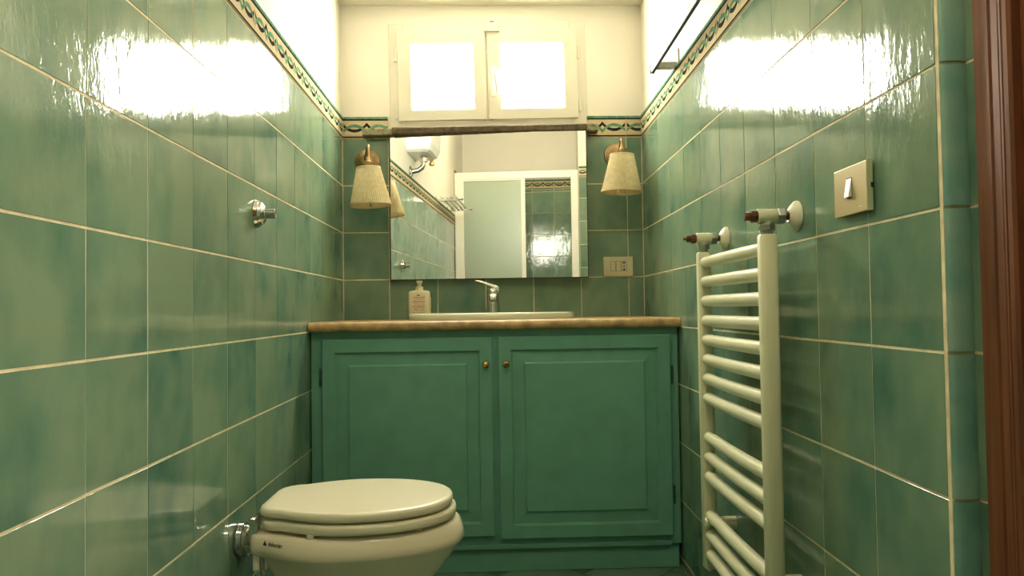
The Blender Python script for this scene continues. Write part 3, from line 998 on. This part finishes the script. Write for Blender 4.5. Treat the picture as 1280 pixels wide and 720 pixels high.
for (bx, by) in ((.20, -.160), (.43, -.115), (.43, .12), (.20, .165)):
    part('bumper', MB().box(bx - .008, bx + .008, by - .004, by + .008, .384, .394), 'wc_seat', seat, bevel=.002)
for (bx, by) in ((.40, -.125), (.40, .125)):
    part('bumper', MB().box(bx - .008, bx + .008, by - .005, by + .005, .413, .421), 'wc_seat', lid, bevel=.002)
for s in (-1, 1):
    mb = MB()
    mb.lathe([(.0085, -.025), (.0095, -.022), (.0095, .022), (.0085, .025)], T((.062, s * .10, .413)) @ RX(math.pi / 2, 4, 'X'), 16)
    mb.box(.052, .070, s * .10 - .010, s * .10 + .010, .384, .412)
    part('hinge', mb, 'chrome', wcT, auto=40)
# underside bracket by the inlet
mb = MB().box(.060, .092, -.120, -.095, .300, .342)
part('inlet_horn', mb, 'wc', wcT, bevel=.008)
mb = MB().tube([(.084, -.121, .338), (.084, -.1225, .312), (.088, -.121, .296)], .0055, 10)
part('fixing_bolt', mb, 'steel', wcT, auto=60)
# maker's mark printed on the rim band
def band_y(x, z):
    lo_, hi_ = next((p, q_) for p, q_ in zip(lv[2:], lv[1:]) if p[0] <= z <= q_[0])
    k_ = (z - lo_[0]) / (hi_[0] - lo_[0])
    a = [lo_[i] + (hi_[i] - lo_[i]) * k_ for i in range(6)]
    pts_ = [p for p in egg(a[1], a[2], a[3], a[4], 0, a[5]) if p[1] < 0]
    pts_.sort()
    for p0, p1 in zip(pts_, pts_[1:]):
        if p0[0] <= x <= p1[0] and p1[0] > p0[0]:
            return p0[1] + (p1[1] - p0[1]) * (x - p0[0]) / (p1[0] - p0[0])
    return -.13
cu = bpy.data.curves.new('maker_mark', 'FONT')
cu.body = 'dolomite'; cu.size = .0125; cu.space_character = .95; cu.offset = .00035
tmp = bpy.data.objects.new('tmp_text', cu); C.objects.link(tmp)
dg = bpy.context.evaluated_depsgraph_get()
tm = bpy.data.meshes.new_from_object(tmp.evaluated_get(dg))
mb = MB()
mb.add([(v.co.x, 0, v.co.y) for v in tm.vertices], [tuple(p.vertices) for p in tm.polygons])
bpy.data.objects.remove(tmp)
wtx = max(v[0] for v in mb.v)
X0, ZL = .103, .3665
def put(p): 
    x = X0 + p[0]; z = ZL + p[2] - .06 * p[0]
    return (x, band_y(x, z) - .0007, z)
mb.v = [put((v[0] * .036 / wtx, 0, v[2])) for v in mb.v]
mb.add([put((-.0135, 0, -.001)), put((-.0035, 0, -.001)), put((-.0085, 0, .0105))], [(0, 1, 2)])
part('maker_mark', mb, 'black', bowl)
# flush pipe rosette in the wall
mb = MB()
MXp = T((0, -.02, CAMZ - .534)) @ RX(math.pi / 2, 4, 'Y')
mb.lathe([(.0385, .001), (.0405, .004), (.0400, .014), (.0365, .016), (.0370, .026), (.033, .034), (.025, .042), (.021, .044), (.021, .085)], MXp, 36)
part('flush_connector', mb, 'chrome', wcT, auto=25)

# ------------------------------------------------------------------ towel radiator
uN, uF = YB - 1.468, YB - 1.940
rad = thing('towel_radiator', 'cream ladder towel radiator on the green tiles beneath the light switch', 'radiator', FR @ T((uF, CAMZ - .685, 0)))
LN = uN - uF
RH = .685 + .143
OFF = .062
def dprof(cx):
    w2, d2 = .0155, .0185
    pts = []
    for i in range(20):
        t = 2 * math.pi * i / 20
        c, s = math.cos(t), math.sin(t)
        pts.append((cx + w2 * math.copysign(abs(c) ** .62, c), OFF + d2 * math.copysign(abs(s) ** .62, s)))
    return pts
for cx in (0, LN):
    pf = dprof(cx)
    def sc(k): return [(cx + (x - cx) * k, OFF + (z - OFF) * k) for x, z in pf]
    rings = []
    for y, k in ((0, .82), (.004, 1), (RH - .004, 1), (RH, .85)):
        rings.append([(x, y, z) for x, z in sc(k)][::-1])
    part('collector', MB().loft(rings), 'rad', rad, auto=50)
bar_z = [.115 - .0508 * k for k in range(16) if k not in (8, 12)]
for bz in bar_z:
    y = .685 + bz
    mb = MB().tube([(.004 + (LN - .008) * k / 6, y, OFF - .001 + .004 * math.sin(math.pi * k / 6)) for k in range(7)], .0150, 16)
    part('rung', mb, 'rad', rad, auto=60)
for cx in (0.0, LN):
    ya = RH
    zv = .685 + .1795
    mb = MB().lathe([(.0125, 0), (.0125, .008), (.0165, .009), (.0165, .021), (.013, .023)], T((cx, ya - .001, OFF)) @ RX(-math.pi / 2, 4, 'X'), 6)
    part('union_nut', mb, 'steel', rad, bevel=.001)
    v = part('valve_body', MB().lathe([(.0105, ya + .020 - zv), (.0125, -.010), (.0125, 0)], T((cx, zv, OFF)) @ RX(-math.pi / 2, 4, 'X'), 20)
             .lathe([(.0135, -.020), (.0155, -.017), (.0155, .018), (.0135, .020)], T((cx, zv, OFF)), 24), 'rad', rad, auto=40)
    mb = MB().lathe([(.0120, .019), (.0125, .024), (.0125, .033), (.0090, .0335), (.0090, .044), (.0075, .046)], T((cx, zv, OFF)), 12)
    if cx == 0.0:
        mb.lathe([(.0035, .045), (.0035, .054)], T((cx, zv, OFF)), 8)
    part('valve_cap', mb, 'copper', v)
    part('lock_nut', MB().lathe([(.0165, -.034), (.0175, -.032), (.0175, -.022), (.0155, -.019)], T((cx, zv, OFF)), 6), 'steel', v, bevel=.001)
    part('tail_pipe', MB().tube([(cx, zv, OFF - .030), (cx, zv, 0.003)], .0075, 14), 'copper', rad, auto=60)
    mb = MB().lathe([(.0085, .018), (.012, .0195), (.022, .013), (.0305, .005), (.031, .001), (.0300, .0)], T((cx, zv, 0)), 32, cap0=False)
    part('wall_flange', mb, 'rad_flange', rad, auto=50)
for cx, yy in ((.022, .685 - .562), (LN - .024, .685 - .562)):
    b = part('wall_bracket', MB().lathe([(.0165, 0.0), (.0165, .040), (.014, .043)], T((cx, yy, 0)), 24), 'rad', rad, auto=40)
    mb = MB().lathe([(.007, .042), (.007, .070), (.0125, .071), (.0135, .076), (.011, .080)], T((cx, yy, 0)), 18)
    part('clamp', mb, 'rad', b, auto=40)
for cx in (0.0, LN):
    part('drain_plug', MB().lathe([(.010, -.006), (.010, .001)], T((cx, 0, OFF)) @ RX(-math.pi / 2, 4, 'X'), 16), 'steel', rad)

# ------------------------------------------------------------------ towel rail high on the right wall
u0 = YB - 2.47
tr = thing('towel_rail', 'flat chrome towel rail on the plaster above the radiator', 'rail', FR @ T((u0, CAMZ + .806, PL)))
part('bar', MB().box(0, .62, -.006, .013, .078, .090), 'steel', tr, bevel=.0015)
part('underside_shade', MB().box(0.001, .619, -.013, -.0062, .0785, .0895), 'black', tr, bevel=.001, label='black strip for the shaded underside of the rail')  # shade under the bar, put in as a black strip
part('end_cap', MB().box(-.003, .002, -.014, .014, .077, .093), 'dark_chrome', tr, bevel=.001)
for xx in (.020, .585):
    b = part('bracket', MB().box(xx - .011, xx + .011, -.005, .016, .004, .078), 'dark_chrome', tr, bevel=.001)
    part('wall_plate', MB().box(xx - .013, xx + .013, -.002, .062, 0, .007), 'steel', b, bevel=.002)

# ------------------------------------------------------------------ things seen only in the mirror
cs = thing('cistern', 'white high-level cistern with chrome flush pipe on the plaster wall', 'cistern', FL @ T((1.585, CAMZ + .945, PL)))
mb = MB()
rings = []
for y, k, k2 in ((0, .72, .75), (.012, .86, .86), (.05, .95, .95), (.12, .985, .985), (.30, 1, 1), (.304, .98, .98)):
    hw_, dp = .190 * k, .165 * k2
    rings.append([(-hw_, y, .001), (hw_, y, .001), (hw_, y, dp * .72), (hw_ * .86, y, dp * .96), (hw_ * .55, y, dp), (-hw_ * .55, y, dp), (-hw_ * .86, y, dp * .96), (-hw_, y, dp * .72)][::-1])
mb.loft(rings)
part('tank', mb, 'rocker', cs, bevel=.006)
part('tank_lid', MB().box(-.198, .198, .302, .322, .001, .172), 'rocker', cs, bevel=.008)
mb = MB().tube([(0.02, .004, .08), (0.02, -.03, .08), (0.02, -.055, .078), (.024, -.075, .068), (.034, -.092, .046), (.045, -.102, .004)], .0155, 16)
fp = part('flush_pipe', mb, 'chrome', cs, auto=60)
mb = MB().lathe([(.024, -.002), (.026, -.010), (.022, -.014), (.022, -.030), (.025, -.032), (.025, -.040), (.018, -.042)], T((0.02, 0, .08)) @ RX(-math.pi / 2, 4, 'X'), 24)
part('pipe_nut', mb, 'chrome', fp, auto=30)
mb = MB().lathe([(.038, 0), (.038, .004), (.030, .010), (.018, .016)], T((.047, -.104, 0)), 28)
part('pipe_rosette', mb, 'chrome', fp, auto=30)
mb = MB().lathe([(.013, 0), (.013, -.018), (.018, -.020), (.018, -.030), (.011, -.034)], T((-.15, .004, .10)) @ RX(-math.pi / 2, 4, 'X'), 8)
part('inlet_valve', mb, 'knob', cs)

rk = thing('towel_rack', 'chrome tube towel rack on the wall by the shower, seen in the mirror', 'rack', FL @ T((.48, CAMZ + .805, PL)))
for xx in (-.30, .24):
    b = part('bracket', MB().box(xx - .008, xx + .008, -.012, .006, .0, .165), 'chrome', rk, bevel=.003)
    part('bracket_rosette', MB().lathe([(.026, 0), (.026, .006), (.014, .010)], T((xx, 0, 0)), 24), 'chrome', b, auto=30)
    part('bracket_tip', MB().lathe([(.006, 0), (.006, .03), (.011, .036), (.008, .046)], T((xx, .0, .158)), 14), 'chrome', b)
for zz in (.045, .080, .115, .150):
    part('tube', MB().tube([(-.31, .014, zz), (.25, .014, zz)], .0105, 12), 'chrome', rk, auto=60)

# shower screen
ss = thing('shower_screen', 'white framed shower screen with a sliding frosted panel', 'shower', T((0, YS, 0)))
SX0, SX1, SZT = XL + .003, .468, CAMZ + 1.172
mb = MB().box(SX0, SX0 + .078, -.045, .0, .0, SZT)
part('post', mb, 'white', ss, bevel=.004)
part('post', MB().box(SX1 - .062, SX1, -.045, .0, .0, SZT), 'white', ss, bevel=.004)
part('header', MB().box(SX0 + .078, SX1 - .062, -.045, .0, SZT - .062, SZT), 'white', ss, bevel=.004)
part('bottom_rail', MB().box(SX0 + .078, SX1 - .062, -.045, .0, .0, .05), 'white', ss, bevel=.004)
pa = part('sliding_panel', MB().box(-.018, .018, -.020, -.004, .05, SZT - .062).box(SX0 + .078, -.018, -.020, -.004, SZT - .075, SZT - .062).box(SX0 + .078, -.018, -.020, -.004, .05, .07), 'white', ss, bevel=.002)
part('glass', MB().box(SX0 + .079, -.018, -.014, -.010, .07, SZT - .075), 'frost', pa)
pb = part('fixed_panel', MB().box(-.095, -.080, -.042, -.026, .05, SZT - .062), 'white', ss, bevel=.002)
part('glass', MB().box(SX0 + .079, -.095, -.036, -.032, .052, SZT - .064), 'frost', pb)

# unseen ceiling lamp, added as fill light for the front of the room
cl = thing('ceiling_fill_lamp', 'unseen opal globe lamp added on the ceiling as fill light', 'lamp', T((.03, .62, CEIL)))
part('ceiling_rose', MB().lathe([(.075, -.022), (.08, -.018), (.08, -.0005)], None, 32), 'white', cl, auto=40)
m_, nt_, bs_n = new_mat('fill_lamp_globe')
bs_n.inputs['Base Color'].default_value = (.85, .83, .75, 1)
bs_n.inputs['Emission Color'].default_value = (1.0, 0.91, 0.70, 1)
bs_n.inputs['Emission Strength'].default_value = 26.0
M['globe'] = m_
part('globe', MB().lathe([(.05, -.020), (.085, -.045), (.105, -.09), (.108, -.115), (.10, -.15), (.075, -.185), (.04, -.205), (.008, -.211)], None, 36), 'globe', cl, auto=60)
